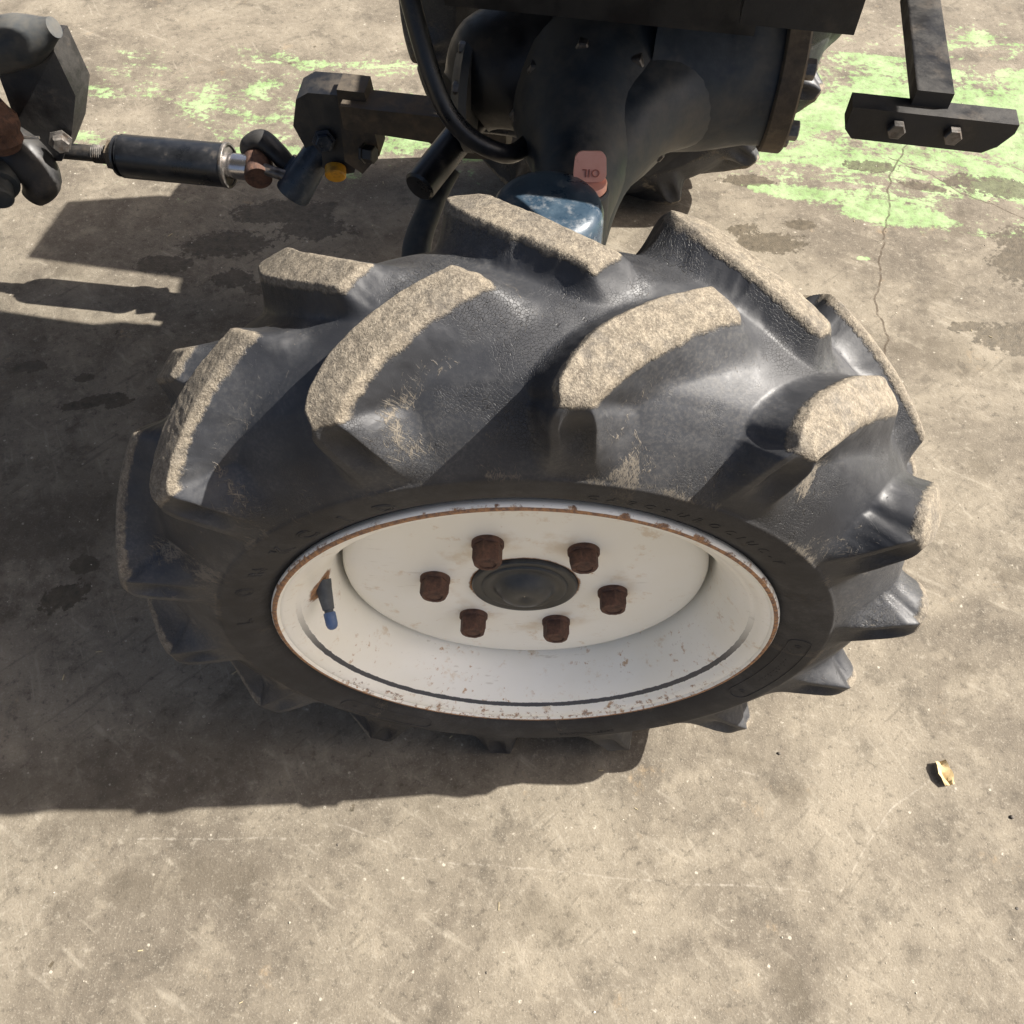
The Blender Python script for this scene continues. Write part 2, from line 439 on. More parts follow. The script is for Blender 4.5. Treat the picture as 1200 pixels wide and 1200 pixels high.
def prism(name, pts, d, thick, parent, mat, bevel=0.003):
    """extrude a planar outline by thick along d"""
    bm = bmesh.new()
    d = Vector(d).normalized() * thick
    lo = [bm.verts.new(Vector(p)) for p in pts]
    hi = [bm.verts.new(Vector(p) + d) for p in pts]
    bm.faces.new(lo)
    bm.faces.new(hi[::-1])
    n = len(pts)
    for i in range(n):
        j = (i + 1) % n
        bm.faces.new((lo[j], lo[i], hi[i], hi[j]))
    return fin_bm(bm, name, parent, mat, 40, bevel)

def sweep(name, pts, radii, parent, mat, n=20, flat=1.0, smooth=50):
    """tube through points with varying radius, Catmull-Rom smoothed"""
    P = [Vector(p) for p in pts]
    out, rr = [], []
    for i in range(len(P) - 1):
        a, b, c, d = P[max(i - 1, 0)], P[i], P[i + 1], P[min(i + 2, len(P) - 1)]
        for k in range(8):
            t = k / 8
            out.append(0.5 * ((2 * b) + (c - a) * t + (2 * a - 5 * b + 4 * c - d) * t * t + (3 * b - a - 3 * c + d) * t ** 3))
            u = t * t * (3 - 2 * t)
            rr.append(radii[i] * (1 - u) + radii[i + 1] * u)
    out.append(P[-1]); rr.append(radii[-1])
    bm = bmesh.new()
    rings = []
    for i, p in enumerate(out):
        d = out[min(i + 1, len(out) - 1)] - out[max(i - 1, 0)]
        _, d, a, b = frame(p, d)
        rings.append([bm.verts.new(p + (a * math.cos(2 * math.pi * j / n) + b * math.sin(2 * math.pi * j / n) * flat) * rr[i]) for j in range(n)])
    for q0, q1 in zip(rings, rings[1:]):
        for i in range(n):
            j = (i + 1) % n
            bm.faces.new((q0[i], q0[j], q1[j], q1[i]))
    bm.faces.new(rings[0][::-1]); bm.faces.new(rings[-1])
    return fin_bm(bm, name, parent, mat, smooth)

def hash01(ix, iy, iz):
    h = (ix * 374761393 + iy * 668265263 + iz * 2147483647 + 974634777) & 0xFFFFFFFF
    h = ((h ^ (h >> 13)) * 1274126177) & 0xFFFFFFFF
    return ((h ^ (h >> 16)) & 0xFFFF) / 65535.0

def vnoise(p):
    i = np.floor(p).astype(np.int64)
    f = p - i
    f = f * f * (3 - 2 * f)
    r = 0
    for dx in (0, 1):
        for dy in (0, 1):
            for dz in (0, 1):
                wgt = (f[..., 0] if dx else 1 - f[..., 0]) * (f[..., 1] if dy else 1 - f[..., 1]) * (f[..., 2] if dz else 1 - f[..., 2])
                r = r + wgt * hash01(i[..., 0] + dx, i[..., 1] + dy, i[..., 2] + dz)
    return r - 0.5

def sstep(x, a, b):
    t = np.clip((x - a) / (b - a), 0, 1)
    return t * t * (3 - 2 * t)

# ------------------------------------------------------------------ ground
def vnoise2(x, y, f, seed=0.0):
    p = np.stack([x * f + seed, y * f + seed * 1.7, 0 * x + seed], -1)
    return vnoise(p) + 0.5 * vnoise(p * 2.1 + 5) + 0.25 * vnoise(p * 4.3 + 9)

def build_ground():
    fx = np.arange(-1.30, 1.30, 0.006)
    fy = np.arange(-0.45, 1.90, 0.006)
    gx = np.concatenate([[-40, -12, -5, -2.5], fx, [2.5, 5, 12, 40]])
    gy = np.concatenate([[-40, -12, -5, -2], fy, [3, 6, 14, 40]])
    X, Y = np.meshgrid(gx, gy, indexing='ij')
    def spots(lst):
        q = np.full(X.shape, 9.0)
        for cx, cy, rx, ry, rot in lst:
            c, s_ = math.cos(rot), math.sin(rot)
            dx, dy = X - cx, Y - cy
            q = np.minimum(q, np.hypot((c * dx + s_ * dy) / rx, (-s_ * dx + c * dy) / ry))
        return q
    rs = random.Random(8)
    wet = [(0.39, 0.84, 0.058, 0.026, -0.1), (0.45, 0.885, 0.026, 0.012, 0), (0.352, 0.872, 0.026, 0.012, 0.2), (0.83, 0.80, 0.08, 0.09, 0.6), (0.86, 0.72, 0.07, 0.06, 0.3), (0.72, 0.632, 0.055, 0.030, -0.1),
           (0.66, 0.66, 0.026, 0.012, 0.1), (0.375, 0.998, 0.05, 0.014, -0.1), (0.355, 0.715, 0.022, 0.014, -0.4), (0.43, 0.715, 0.013, 0.007, 0), (0.60, 1.04, 0.05, 0.016, -0.1), (0.82, 0.985, 0.10, 0.028, -0.15), (0.68, 0.985, 0.05, 0.011, -0.3),
           (-0.49, 0.82, 0.075, 0.03, 0.1), (-0.585, 0.77, 0.05, 0.02, 0.1), (-0.41, 0.90, 0.09, 0.03, 0.1), (-0.46, 0.74, 0.03, 0.02, 0), (-0.615, 0.487, 0.055, 0.009, 0.32), (-0.575, 0.485, 0.02, 0.008, 0.4), (-0.72, 0.55, 0.02, 0.01, 0.1),
           (-0.562, 0.18, 0.028, 0.018, 0.3), (-0.55, 0.225, 0.02, 0.012, 0), (-0.36, 0.86, 0.06, 0.03, 0.1), (-0.64, 0.53, 0.014, 0.008, 0.2), (-0.42, 0.72, 0.03, 0.015, 0)]
    for _ in range(26):
        wet.append((rs.uniform(-0.9, 1.0), rs.uniform(-0.25, 1.4), rs.uniform(0.003, 0.009), rs.uniform(0.002, 0.005), rs.uniform(-1.5, 1.5)))
    big = [(-0.50, -0.055, 0.16, 0.035, 0.05), (-0.30, 0.02, 0.2, 0.05, 0.2), (-0.55, 0.3, 0.16, 0.10, 0.3), (0.63, 0.60, 0.10, 0.035, -0.3), (0.30, -0.04, 0.02, 0.012, 0.4), (0.245, 0.0, 0.02, 0.008, -0.3), (0.32, 0.13, 0.035, 0.010, -0.8),
           (0.5, 0.45, 0.05, 0.02, 0.6), (0.05, -0.16, 0.06, 0.02, 0.2), (-0.35, -0.14, 0.09, 0.02, 0.1), (0.52, 0.1, 0.03, 0.015, 0.3)]
    for _ in range(24):
        big.append((rs.uniform(-0.9, 1.0), rs.uniform(-0.25, 1.4), rs.uniform(0.012, 0.05), rs.uniform(0.006, 0.018), rs.uniform(-1.5, 1.5)))
    wq, bq = spots(wet), spots(big)
    edge = Y + 0.30 * np.clip(X - 0.30, 0, None) - 1.03
    gq = 0.5 + np.clip(edge, -0.6, np.where(X > 0.2, 0.12, 0.03)) * 1.15
    gq = gq - 0.9 * np.clip(Y - 1.28, 0, 0.4)
    gs = spots([(0.542, 0.806, 0.026, 0.008, 0.0), (0.47, 0.968, 0.07, 0.022, -0.1), (0.395, 0.978, 0.05, 0.014, -0.1), (0.60, 0.92, 0.10, 0.03, -0.2)])
    gq = np.maximum(gq, 0.5 + 0.22 * np.clip(1.2 - gs, -4, 1))
    # signed offsets from line features; far outside their range they are pushed away
    def rng_(d, v, lo, hi):
        return np.where((v < lo) | (v > hi), d * 60 + np.sign(d) * 0.02, d)
    c1 = X - np.interp(Y, [0.55, 0.62, 0.76, 0.92, 1.06, 1.18, 1.4], [0.528, 0.531, 0.553, 0.592, 0.640, 0.725, 0.78]) - 0.022 * vnoise2(0 * X, Y, 17, 3) - 0.006 * vnoise2(0 * X, Y, 75, 4)
    c1 = rng_(c1, Y, 0.58, 1.45)
    c2 = Y - np.interp(X, [0.63, 0.70, 0.80, 0.9, 1.05], [1.065, 1.02, 0.92, 0.85, 0.78]) - 0.022 * vnoise2(X, 0 * Y, 19, 7) - 0.006 * vnoise2(X, 0 * Y, 75, 4)
    c2 = rng_(c2, X, 0.632, 1.2)
    s1 = Y - np.interp(X, [-0.5, -0.2, -0.198, -0.131, -0.129, 0.10, 0.34], [-0.101, -0.094, -0.080, -0.098, -0.110, -0.127, -0.137]) - 0.004 * vnoise2(X, 0 * Y, 25, 2)
    s1 = np.where((X < -0.40) | ((X > -0.24) & (X < -0.197)) | ((X > -0.131) & (X < -0.128)) | (X > 0.30), s1 * 60 + np.sign(s1) * 0.02, s1)
    s2 = Y - np.interp(X, [0.20, 0.213, 0.262, 0.28, 0.3199, 0.32, 0.394, 0.45], [-0.01, -0.011, -0.019, -0.03, -0.145, -0.142, -0.052, -0.018]) - 0.006 * vnoise2(X, 0 * Y, 30, 5)
    s2 = np.where((X < 0.213) | ((X > 0.262) & (X < 0.322)) | (X > 0.45), s2 * 60 + np.sign(s2) * 0.02, s2)
    nx, ny = X.shape
    me = bpy.data.meshes.new('ground')
    V = np.stack([X, Y, 0 * X], -1).reshape(-1, 3).astype(np.float32)
    ii, jj = np.meshgrid(np.arange(nx - 1), np.arange(ny - 1), indexing='ij')
    F = np.stack([ii * ny + jj, (ii + 1) * ny + jj, (ii + 1) * ny + jj + 1, ii * ny + jj + 1], -1).reshape(-1, 4).astype(np.int32)
    me.vertices.add(len(V)); me.vertices.foreach_set('co', V.ravel())
    me.loops.add(F.size); me.loops.foreach_set('vertex_index', F.ravel())
    me.polygons.add(len(F)); me.polygons.foreach_set('loop_start', np.arange(0, F.size, 4, dtype=np.int32))
    me.update(calc_edges=True)
    for nm, ch in (('stain', (wq, bq, gq, 0 * X)), ('line', (c1, c2, s1, s2))):
        ca_ = me.color_attributes.new(nm, 'FLOAT_COLOR', 'POINT')
        ca_.data.foreach_set('color', np.stack(ch, -1).astype(np.float32).ravel())
    return link('ground', me, None, 'ground')
ground = build_ground()
ground['kind'] = 'structure'
ground['label'] = 'worn beige concrete floor with green paint patches and oil stains'

# ------------------------------------------------------------------ tractor root
tractor = empty('tractor')
tractor['label'] = 'farm tractor with cream-rimmed lugged front wheel, rusty nuts and dark blue axle'
tractor['category'] = 'tractor'
AX = 0.305          # axle height
YC = 0.079          # tread centre plane

# ------------------------------------------------------------------ tyre
# half section: knot parameter, carcass (y, r), lug envelope (y, r), samples to the next knot
KN = [
    (0.0120, 0.1900, 0.0120, 0.1900, 4),
    (0.0070, 0.1985, 0.0070, 0.1985, 5),
    (0.0010, 0.2080, 0.0010, 0.2080, 6),
    (-0.0030, 0.2190, -0.0030, 0.2190, 6),
    (-0.0048, 0.2290, -0.0048, 0.2290, 5),
    (-0.0052, 0.2345, -0.0052, 0.2345, 4),
    (-0.0040, 0.2375, -0.0040, 0.2375, 5),
    (-0.0018, 0.2430, -0.0036, 0.2440, 9),
    (0.0030, 0.2530, -0.0046, 0.2590, 9),
    (0.0090, 0.2640, -0.0052, 0.2740, 9),
    (0.0150, 0.2725, -0.0052, 0.2880, 6),
    (0.0172, 0.2755, -0.0044, 0.2955, 6),
    (0.0196, 0.2785, -0.0018, 0.3012, 6),
    (0.0225, 0.2818, 0.0032, 0.3052, 6),
    (0.0290, 0.2880, 0.0130, 0.3090, 12),
    (0.0430, 0.2955, 0.0350, 0.3148, 12),
    (0.0600, 0.3003, 0.0560, 0.3182, 13),
    (0.0790, 0.3018, 0.0790, 0.3192, 0),
]
YSH = -0.004

def section(mult=1.0):
    K = np.array([k[:4] for k in KN])
    out = []
    for i in range(len(KN) - 1):
        n = max(1, int(round(KN[i][4] * mult)))
        a, b, c, d = K[max(i - 1, 0)], K[i], K[i + 1], K[min(i + 2, len(K) - 1)]
        if i + 2 >= len(K):
            d = K[i].copy(); d[0] = 2 * YC - d[0]; d[2] = 2 * YC - d[2]
        for k in range(n):
            t = k / n
            out.append(0.5 * (2 * b + (c - a) * t + (2 * a - 5 * b + 4 * c - d) * t * t + (3 * b - a - 3 * c + d) * t ** 3))
    half = np.array(out)
    mid = K[-1][None]
    mir = half[::-1].copy()
    mir[:, 0] = 2 * YC - mir[:, 0]
    mir[:, 2] = 2 * YC - mir[:, 2]
    return np.concatenate([half, mid, mir])

NL = 14
PH_NEAR = 86.0
PH_FAR = 98.3

def build_tyre(wheel, nphi, mult, seed=0.0, flatten=True):
    S = section(mult)
    ns = len(S)
    phi = np.linspace(-90.0, 270.0, nphi, endpoint=False)
    PHI, _ = np.meshgrid(phi, np.arange(ns), indexing='ij')            # nphi x ns
    yE, rE = S[:, 2][None], S[:, 3][None]
    base = np.stack([np.cos(np.radians(PHI)) * rE, yE + 0 * PHI, np.sin(np.radians(PHI)) * rE], -1)
    jit = vnoise(base * 75 + seed) * 0.0012 + vnoise(base * 230 + seed) * 0.0006 + vnoise(base * 20 + 9 + seed) * 0.0020
    chip = np.clip(vnoise(base * 120 + 31 + seed) - 0.12, 0, 1) * np.clip(vnoise(base * 18 + 57 + seed) + 0.05, 0, 1) * 0.05
    arcE = np.concatenate([[0], np.cumsum(np.hypot(np.diff(S[:, 2]), np.diff(S[:, 3])))])
    hN = ns // 2
    aref = float(np.interp(0.3030, S[:hN, 3], arcE[:hN]))
    m = np.zeros(PHI.shape)
    msum = np.zeros(PHI.shape)
    lid = np.full(PHI.shape, -1, int)
    trail = np.zeros(PHI.shape)
    for side in (0, 1):
        t = (arcE - aref + 0.003)[None] if side == 0 else (arcE[-1] - arcE - aref + 0.003)[None]
        tp = np.clip(t, 0, None)
        tn = np.clip(-t, 0, None)
        rt = np.sqrt(t * t + 0.009 ** 2)
        dc = 67.5 * 0.5 * (t + rt) + 1567 * tp * tp + 26.0 * 0.5 * (rt - t)
        slope = np.where(t > 0, 67.5 + 3134 * tp, 67.5 * np.exp(-tn / 0.015))
        kk = 0.31 * np.radians(slope)
        ca = 1 / np.sqrt(1 + kk * kk)
        hw = (np.where(t > 0, 2.0 + 1.25 * np.clip(tp / 0.04, 0, 1), 2.0 + 6.0 * tn)) * np.pi / 180 * 0.305 * ca
        hw = hw * (1 - 0.30 * np.exp(-(t / 0.007) ** 2))
        for k in range(NL):
            ph = (PH_NEAR if side == 0 else PH_FAR) + k * 360.0 / NL
            dphi = (ph - PHI - dc + 180) % 360 - 180
            d = np.radians(dphi) * np.clip(rE, 0.24, None) * ca + jit
            sel = np.abs(dphi) < 24
            wl = np.where(t > 0, 0.0125 - 0.02 * np.clip(tp, 0, 0.08), 0.0125 - 0.05 * tn)
            wt = np.where(t > 0, 0.026 + 0.10 * np.clip(tp, 0, 0.08), 0.026 - 0.08 * np.clip(tn, 0, 0.06))
            xs = np.where(d < 0, np.clip(-d - hw + chip * 0.22, 0, None) / (wl * 1.18), np.clip(d - hw, 0, None) / (wt * 1.18))
            al = (t - 0.0785) / ca + d * kk * 0.8 + jit * 0.8
            xe = np.clip(al, 0, None) / 0.026
            x = np.sqrt(xs ** 2 + xe ** 2)
            x = np.clip(np.sqrt(x * x + 0.10 ** 2) - 0.10, 0, 1)
            mk = np.where(sel, (1 - x) ** 2.0, 0)
            # hollow worn into the shoulder face
            u = (d / np.maximum(hw, 1e-5))
            hol = np.clip(1 - ((u - 0.22) / 0.85) ** 2, 0, 1) * sstep(tn, 0.0, 0.026) * sstep(tn, 0.062, 0.03)
            mk = mk * (1 - 0.42 * hol)
            upd = mk > m
            lid = np.where(upd & (mk > 0.10), side * NL + k, lid)
            tr = np.where(sel & (d > 0), sstep(x, 0.1, 0.7), 0.0)
            trail = np.where(upd, tr, trail)
            m = np.maximum(m, mk)
            msum = msum + mk ** 3
    m = np.minimum(msum ** (1 / 3), 1 - 0.0 * m)
    y = S[:, 0][None] * (1 - m) + S[:, 2][None] * m
    r = S[:, 1][None] * (1 - m) + S[:, 3][None] * m
    rough = vnoise(base * 300 + 3) * 0.0006 * sstep(m, 0.8, 1.0) + vnoise(base * 14 + 77 + seed) * 0.0014 * sstep(rE + 0 * PHI, 0.24, 0.28)
    r = r + rough
    ang = np.radians(PHI)
    V = np.stack([np.cos(ang) * r, y, np.sin(ang) * r], -1)
    if flatten:
        # the loaded patch squashes on the floor
        zf = -AX + 0.0006
        under = np.clip(zf + 0.006 - V[..., 2], 0, None)
        V[..., 2] = np.maximum(V[..., 2], zf)
    # attributes
    top = sstep(m, 0.56, 0.96) * sstep(rE + 0 * PHI, 0.2950, 0.3015)
    side_band = sstep(rE + 0 * PHI, 0.232, 0.238) * sstep(rE + 0 * PHI, 0.30, 0.262)
    ridge = np.exp(-((rE - 0.2355) / 0.0032) ** 2) + 0 * PHI
    dust = np.clip(0.85 * trail * sstep(rE + 0 * PHI, 0.315, 0.290) + 0.45 * side_band + 0.9 * ridge + 0.30 * sstep(trail, 0.2, 0.9), 0, 1)
    ring = sstep(rE + 0 * PHI, 0.240, 0.234) * np.ones_like(PHI)
    # normals on the whole surface
    du = np.roll(V, -1, 0) - np.roll(V, 1, 0)
    dv = np.gradient(V, axis=1)
    N = np.cross(dv, du)
    N /= np.maximum(np.linalg.norm(N, axis=-1, keepdims=True), 1e-12)
    rad = np.stack([V[..., 0], (V[..., 1] - YC) * 1.0, V[..., 2]], -1)
    sgn = np.sign((N * rad).sum(-1).mean())
    N *= sgn
    arc = np.concatenate([[0], np.cumsum(np.hypot(np.diff(S[:, 2]), np.diff(S[:, 3])))])
    ii, jj = np.meshgrid(np.arange(nphi), np.arange(ns - 1), indexing='ij')
    i2 = (ii + 1) % nphi
    quad = np.stack([ii * ns + jj, i2 * ns + jj, i2 * ns + jj + 1, ii * ns + jj + 1], -1).reshape(-1, 4)
    if sgn < 0:
        pass
    fl = np.stack([lid[ii, jj], lid[i2, jj], lid[i2, jj + 1], lid[ii, jj + 1]], -1).reshape(-1, 4).max(-1)
    Vf, Nf = V.reshape(-1, 3), N.reshape(-1, 3)
    # winding
    q = quad[len(quad) // 2 + 7]
    fn = np.cross(Vf[q[1]] - Vf[q[0]], Vf[q[2]] - Vf[q[0]])
    if np.dot(fn, Nf[q[0]]) < 0:
        quad = quad[:, ::-1]
    A = np.stack([top, dust, ring, np.ones_like(top)], -1).reshape(-1, 4)
    UV = np.stack([np.radians(PHI) * 0.3, np.broadcast_to(arc[None], PHI.shape)], -1).reshape(-1, 2)
    objs = []
    for idn in range(-1, 2 * NL):
        f = quad[fl == idn]
        if not len(f):
            continue
        used, inv = np.unique(f.ravel(), return_inverse=True)
        nm = 'tyre' if idn < 0 else 'lug'
        me = bpy.data.meshes.new(nm)
        me.vertices.add(len(used))
        me.vertices.foreach_set('co', Vf[used].astype(np.float32).ravel())
        me.loops.add(len(f) * 4)
        me.loops.foreach_set('vertex_index', inv.astype(np.int32).ravel())
        me.polygons.add(len(f))
        me.polygons.foreach_set('loop_start', np.arange(0, len(f) * 4, 4, dtype=np.int32))
        me.update(calc_edges=True)
        me.polygons.foreach_set('use_smooth', np.ones(len(f), bool))
        ca_ = me.color_attributes.new('wear', 'FLOAT_COLOR', 'POINT')
        ca_.data.foreach_set('color', A[used].astype(np.float32).ravel())
        ul = me.uv_layers.new(name='UVMap')
        ul.data.foreach_set('uv', UV[f.ravel()].astype(np.float32).ravel())
        me.normals_split_custom_set_from_vertices(Nf[used].astype(np.float32))
        objs.append(link(nm, me, wheel, 'rubber'))
    return objs

wheel = empty('wheel', (0, 0, AX), tractor)
wheel['label'] = 'near front wheel with cream rim and worn lugged tyre'
build_tyre(wheel, 2500, 1.2)

# ------------------------------------------------------------------ sidewall lettering (raised rubber)
SP = section(1.0)
SP = SP[:len(SP) // 2]
def y_at(r):
    i = np.argsort(SP[:, 1])
    return float(np.interp(r, SP[i, 1], SP[i, 0]))

def wear_attr(me, val):
    ca_ = me.color_attributes.new('wear', 'FLOAT_COLOR', 'POINT')
    ca_.data.foreach_set('color', np.tile(np.array(val, np.float32), len(me.vertices)))
    me.uv_layers.new(name='UVMap')

def arc_text(body, phi0, rb, size, name='lettering', outline=True, spacing=1.1):
    cu = bpy.data.curves.new('t', 'FONT')
    cu.body = body
    cu.size = size
    cu.space_character = spacing
    cu.align_x = 'CENTER'
    cu.resolution_u = 3
    if outline:
        cu.fill_mode = 'NONE'
        cu.bevel_depth = size * 0.045
        cu.bevel_resolution = 1
    else:
        cu.extrude = 0.0003
    to = bpy.data.objects.new('t', cu)
    SC.collection.objects.link(to)
    dg = bpy.context.evaluated_depsgraph_get()
    me = bpy.data.meshes.new_from_object(to.evaluated_get(dg), depsgraph=dg)
    bpy.data.objects.remove(to)
    for v in me.vertices:
        rr = rb + v.co.y
        a = R(phi0) - v.co.x / (rb + size * 0.4)
        v.co = (rr * math.cos(a), y_at(rr) - 0.0001 - v.co.z * 0.8, rr * math.sin(a))
    me.name = name
    wear_attr(me, (0, 0.10, 1, 1))
    for p in me.polygons:
        p.use_smooth = True
    return link(name, me, wheel, 'rubber')

arc_text('O', 158, 0.2125, 0.017)
arc_text('R4', 149, 0.2125, 0.013)
arc_text('K', 138.5, 0.2105, 0.017)
arc_text('C', 130.5, 0.2105, 0.018)
arc_text('I', 121.5, 0.2105, 0.017)
arc_text('D', 113.5, 0.2105, 0.017)
arc_text('L', 172, 0.2125, 0.016)
arc_text('C A E C S U R O C I U C - K', 60, 0.2145, 0.0095, outline=False, spacing=1.35)
arc_text('SAFETY WARNING', 287 - 180 + 180, 0.2245, 0.0062, outline=False)
for k, rb in enumerate((0.2185, 0.2135, 0.2085)):
    arc_text('. . . . . . . . . . . . . . . . . .', 284, rb, 0.0055, name='lettering', outline=False)

def arc_capsule(p1, p2, r1, r2):
    pts = []
    rc, rh = (r1 + r2) / 2, (r2 - r1) / 2
    n = 28
    for i in range(n + 1):
        pts.append((r2, p1 + (p2 - p1) * i / n))
    for i in range(1, 12):
        a = math.pi / 2 - math.pi * i / 12
        pts.append((rc + rh * math.sin(a), p2 + math.copysign(math.degrees(rh * math.cos(a) / rc), p2 - p1)))
    for i in range(n + 1):
        pts.append((r1, p2 + (p1 - p2) * i / n))
    for i in range(1, 12):
        a = -math.pi / 2 + math.pi * i / 12
        pts.append((rc + rh * math.sin(a), p1 - math.copysign(math.degrees(rh * math.cos(a) / rc), p2 - p1)))
    bm = bmesh.new()
    rings = []
    for (r, a) in pts:
        a = R(a)
        c = Vector((r * math.cos(a), y_at(r), r * math.sin(a)))
        rings.append(c)
    n = len(rings)
    vr = []
    for i, c in enumerate(rings):
        d = (rings[(i + 1) % n] - rings[i - 1]).normalized()
        s = d.cross(Vector((0, 1, 0))).normalized()
        vr.append([bm.verts.new(c + s * 0.0005 + Vector((0, 0.0003, 0))), bm.verts.new(c + s * 0.0003 + Vector((0, -0.0006, 0))), bm.verts.new(c - s * 0.0003 + Vector((0, -0.0006, 0))), bm.verts.new(c - s * 0.0005 + Vector((0, 0.0003, 0)))])
    for i in range(n):
        for k in range(3):
            bm.faces.new((vr[i][k], vr[(i + 1) % n][k], vr[(i + 1) % n][k + 1], vr[i][k + 1]))
    o = fin_bm(bm, 'lettering', wheel, 'rubber')
    wear_attr(o.data, (0, 0.1, 1, 1))
arc_capsule(-27, 2, 0.2095, 0.2265)
arc_capsule(-138, -116, 0.2145, 0.2290)
arc_text('o', 1, 0.2155, 0.010)
arc_text('o', -26, 0.2155, 0.010)
arc_text('. . : . : : . : . : .', -12.5, 0.216, 0.008, outline=False)
arc_text('o', -136, 0.219, 0.008)
arc_text('. : . : : . : . : .', -126, 0.219, 0.007, outline=False)

# ------------------------------------------------------------------ rim, disc, nuts, cap, valve (axis along +y, wheel-local)
def lathe(name, prof, parent, mat, n=160, smooth=50, wob=0.0):
    bm = bmesh.new()
    rings = []
    for (y, r) in prof:
        rings.append([bm.verts.new((r * math.cos(2 * math.pi * i / n), y + wob * math.sin(4 * math.pi * i / n), r * math.sin(2 * math.pi * i / n))) for i in range(n)])
    for q0, q1 in zip(rings, rings[1:]):
        for i in range(n):
            j = (i + 1) % n
            bm.faces.new((q0[i], q0[j], q1[j], q1[i]))
    return fin_bm(bm, name, parent, mat, smooth)

def arcpts(cy, cr, rad, a0, a1, n=8):
    return [(cy + rad * math.cos(R(a0 + (a1 - a0) * i / n)), cr + rad * math.sin(R(a0 + (a1 - a0) * i / n))) for i in range(n + 1)]

rimp = [(0.140, 0.186), (0.060, 0.186), (0.030, 0.189), (0.014, 0.1925), (0.0085, 0.1965)]
rimp += arcpts(0.0035, 0.1950, 0.0034, 60, 250, 12)
rimp += [(0.0022, 0.1915), (0.0030, 0.1890), (0.0044, 0.1862), (0.0068, 0.1832), (0.0092, 0.1812), (0.0100, 0.1800), (0.0108, 0.1782), (0.0118, 0.1770),
         (0.0150, 0.1738), (0.0190, 0.1702), (0.0240, 0.1665), (0.0290, 0.1640), (0.0340, 0.1620), (0.0390, 0.1600), (0.0450, 0.1580), (0.0520, 0.1568), (0.0650, 0.1562), (0.100, 0.1562), (0.1150, 0.162), (0.140, 0.176)]
rim = lathe('rim', rimp, wheel, 'rim', 200, 60, 0.0003)
discp = [(0.0505, 0.0445), (0.0500, 0.0460), (0.0500, 0.080), (0.0502, 0.110), (0.0508, 0.128), (0.0518, 0.138), (0.0532, 0.1445), (0.0560, 0.1490), (0.0600, 0.1512), (0.0650, 0.1520), (0.0950, 0.1525), (0.095, 0.146), (0.060, 0.144), (0.057, 0.130), (0.056, 0.046), (0.0560, 0.0445), (0.0505, 0.0445)]
lathe('wheel_disc', discp, wheel, 'disc', 160, 50)
capp = [(0.058, 0.0443), (0.0482, 0.0440), (0.0472, 0.0434), (0.0468, 0.0425), (0.0470, 0.0400), (0.0476, 0.0375), (0.0478, 0.0360), (0.0466, 0.0352), (0.0462, 0.0340), (0.0472, 0.0300), (0.0476, 0.0270), (0.0464, 0.0245), (0.0430, 0.0222), (0.0395, 0.0195), (0.0372, 0.0160), (0.0362, 0.0110), (0.0366, 0.0060), (0.0382, 0.0025), (0.0390, 0.0005)]
lathe('hub_cap', capp, wheel, 'hubcap', 96, 50)
rng = random.Random(4)
nut_me = None
for k in range(6):
    a = R(53 + 60 * k)
    c = Vector((0.0745 * math.cos(a), 0.0, 0.0745 * math.sin(a)))
    bm = bmesh.new()
    add_rev(bm, (0, 0.0505, 0), (0, -1, 0), [(0, 0.0126), (0.0035, 0.0126), (0.0048, 0.0116)], 28)
    ph = rng.uniform(0, math.pi / 3)
    # hexagon body with chamfered rim, stud end in the middle
    _, d, ea, eb = frame((0, 0.0466, 0), (0, -1, 0))
    n = 36
    rings = []
    hmax = rng.uniform(0.0115, 0.0155)
    for (t, kind, s) in ((0, 'h', 1.0), (hmax - 0.0035, 'h', 1.0), (hmax - 0.0012, 'm', 0.97), (hmax, 'c', 0.92), (hmax + 0.0004, 'c', 0.66), (hmax - 0.0008, 'c', 0.62), (hmax - 0.0002, 'c', 0.5)):
        rg = []
        for i in range(n):
            th = 2 * math.pi * i / n
            sect = (th + math.pi / 6) % (math.pi / 3) - math.pi / 6
            rh = 0.0103 / math.cos(sect)
            rr = {'h': rh, 'm': min(rh, 0.0112), 'c': 0.0108}[kind] * s
            rg.append(bm.verts.new(Vector((0, 0.0466, 0)) + d * t + (ea * math.cos(th + ph) + eb * math.sin(th + ph)) * rr))
        rings.append(rg)
    for q0, q1 in zip(rings, rings[1:]):
        for i in range(n):
            j = (i + 1) % n
            bm.faces.new((q0[i], q0[j], q1[j], q1[i]))
    bm.faces.new(rings[-1])
    for v in bm.verts:
        v.co += v.co.normalized() * rng.uniform(-0.00025, 0.00025)
    o = fin_bm(bm, 'wheel_nut', wheel, 'rust', 32)
    o.location = c

vb = Vector((-0.1590, 0.0285, 0.0345))
ve = Vector((-0.1508, 0.0010, 0.0200))
vd = (ve - vb).normalized()
rev('valve_stem', vb - vd * 0.004, vd, [(0, 0.0072), (0.004, 0.0068), (0.0075, 0.0062), (0.016, 0.0054), (0.0235, 0.0046), (0.0240, 0.0036), (0.0290, 0.0035)], wheel, 'valve', 20)
bm = bmesh.new()
add_rev(bm, vb + vd * 0.0218, vd, [(0, 0.0044), (0.001, 0.0048), (0.0095, 0.0047), (0.0118, 0.0040), (0.0134, 0.0026), (0.0139, 0.0008)], 24)
for v in bm.verts:                      # knurling
    pass
fin_bm(bm, 'valve_cap', wheel, 'valvecap', 40)

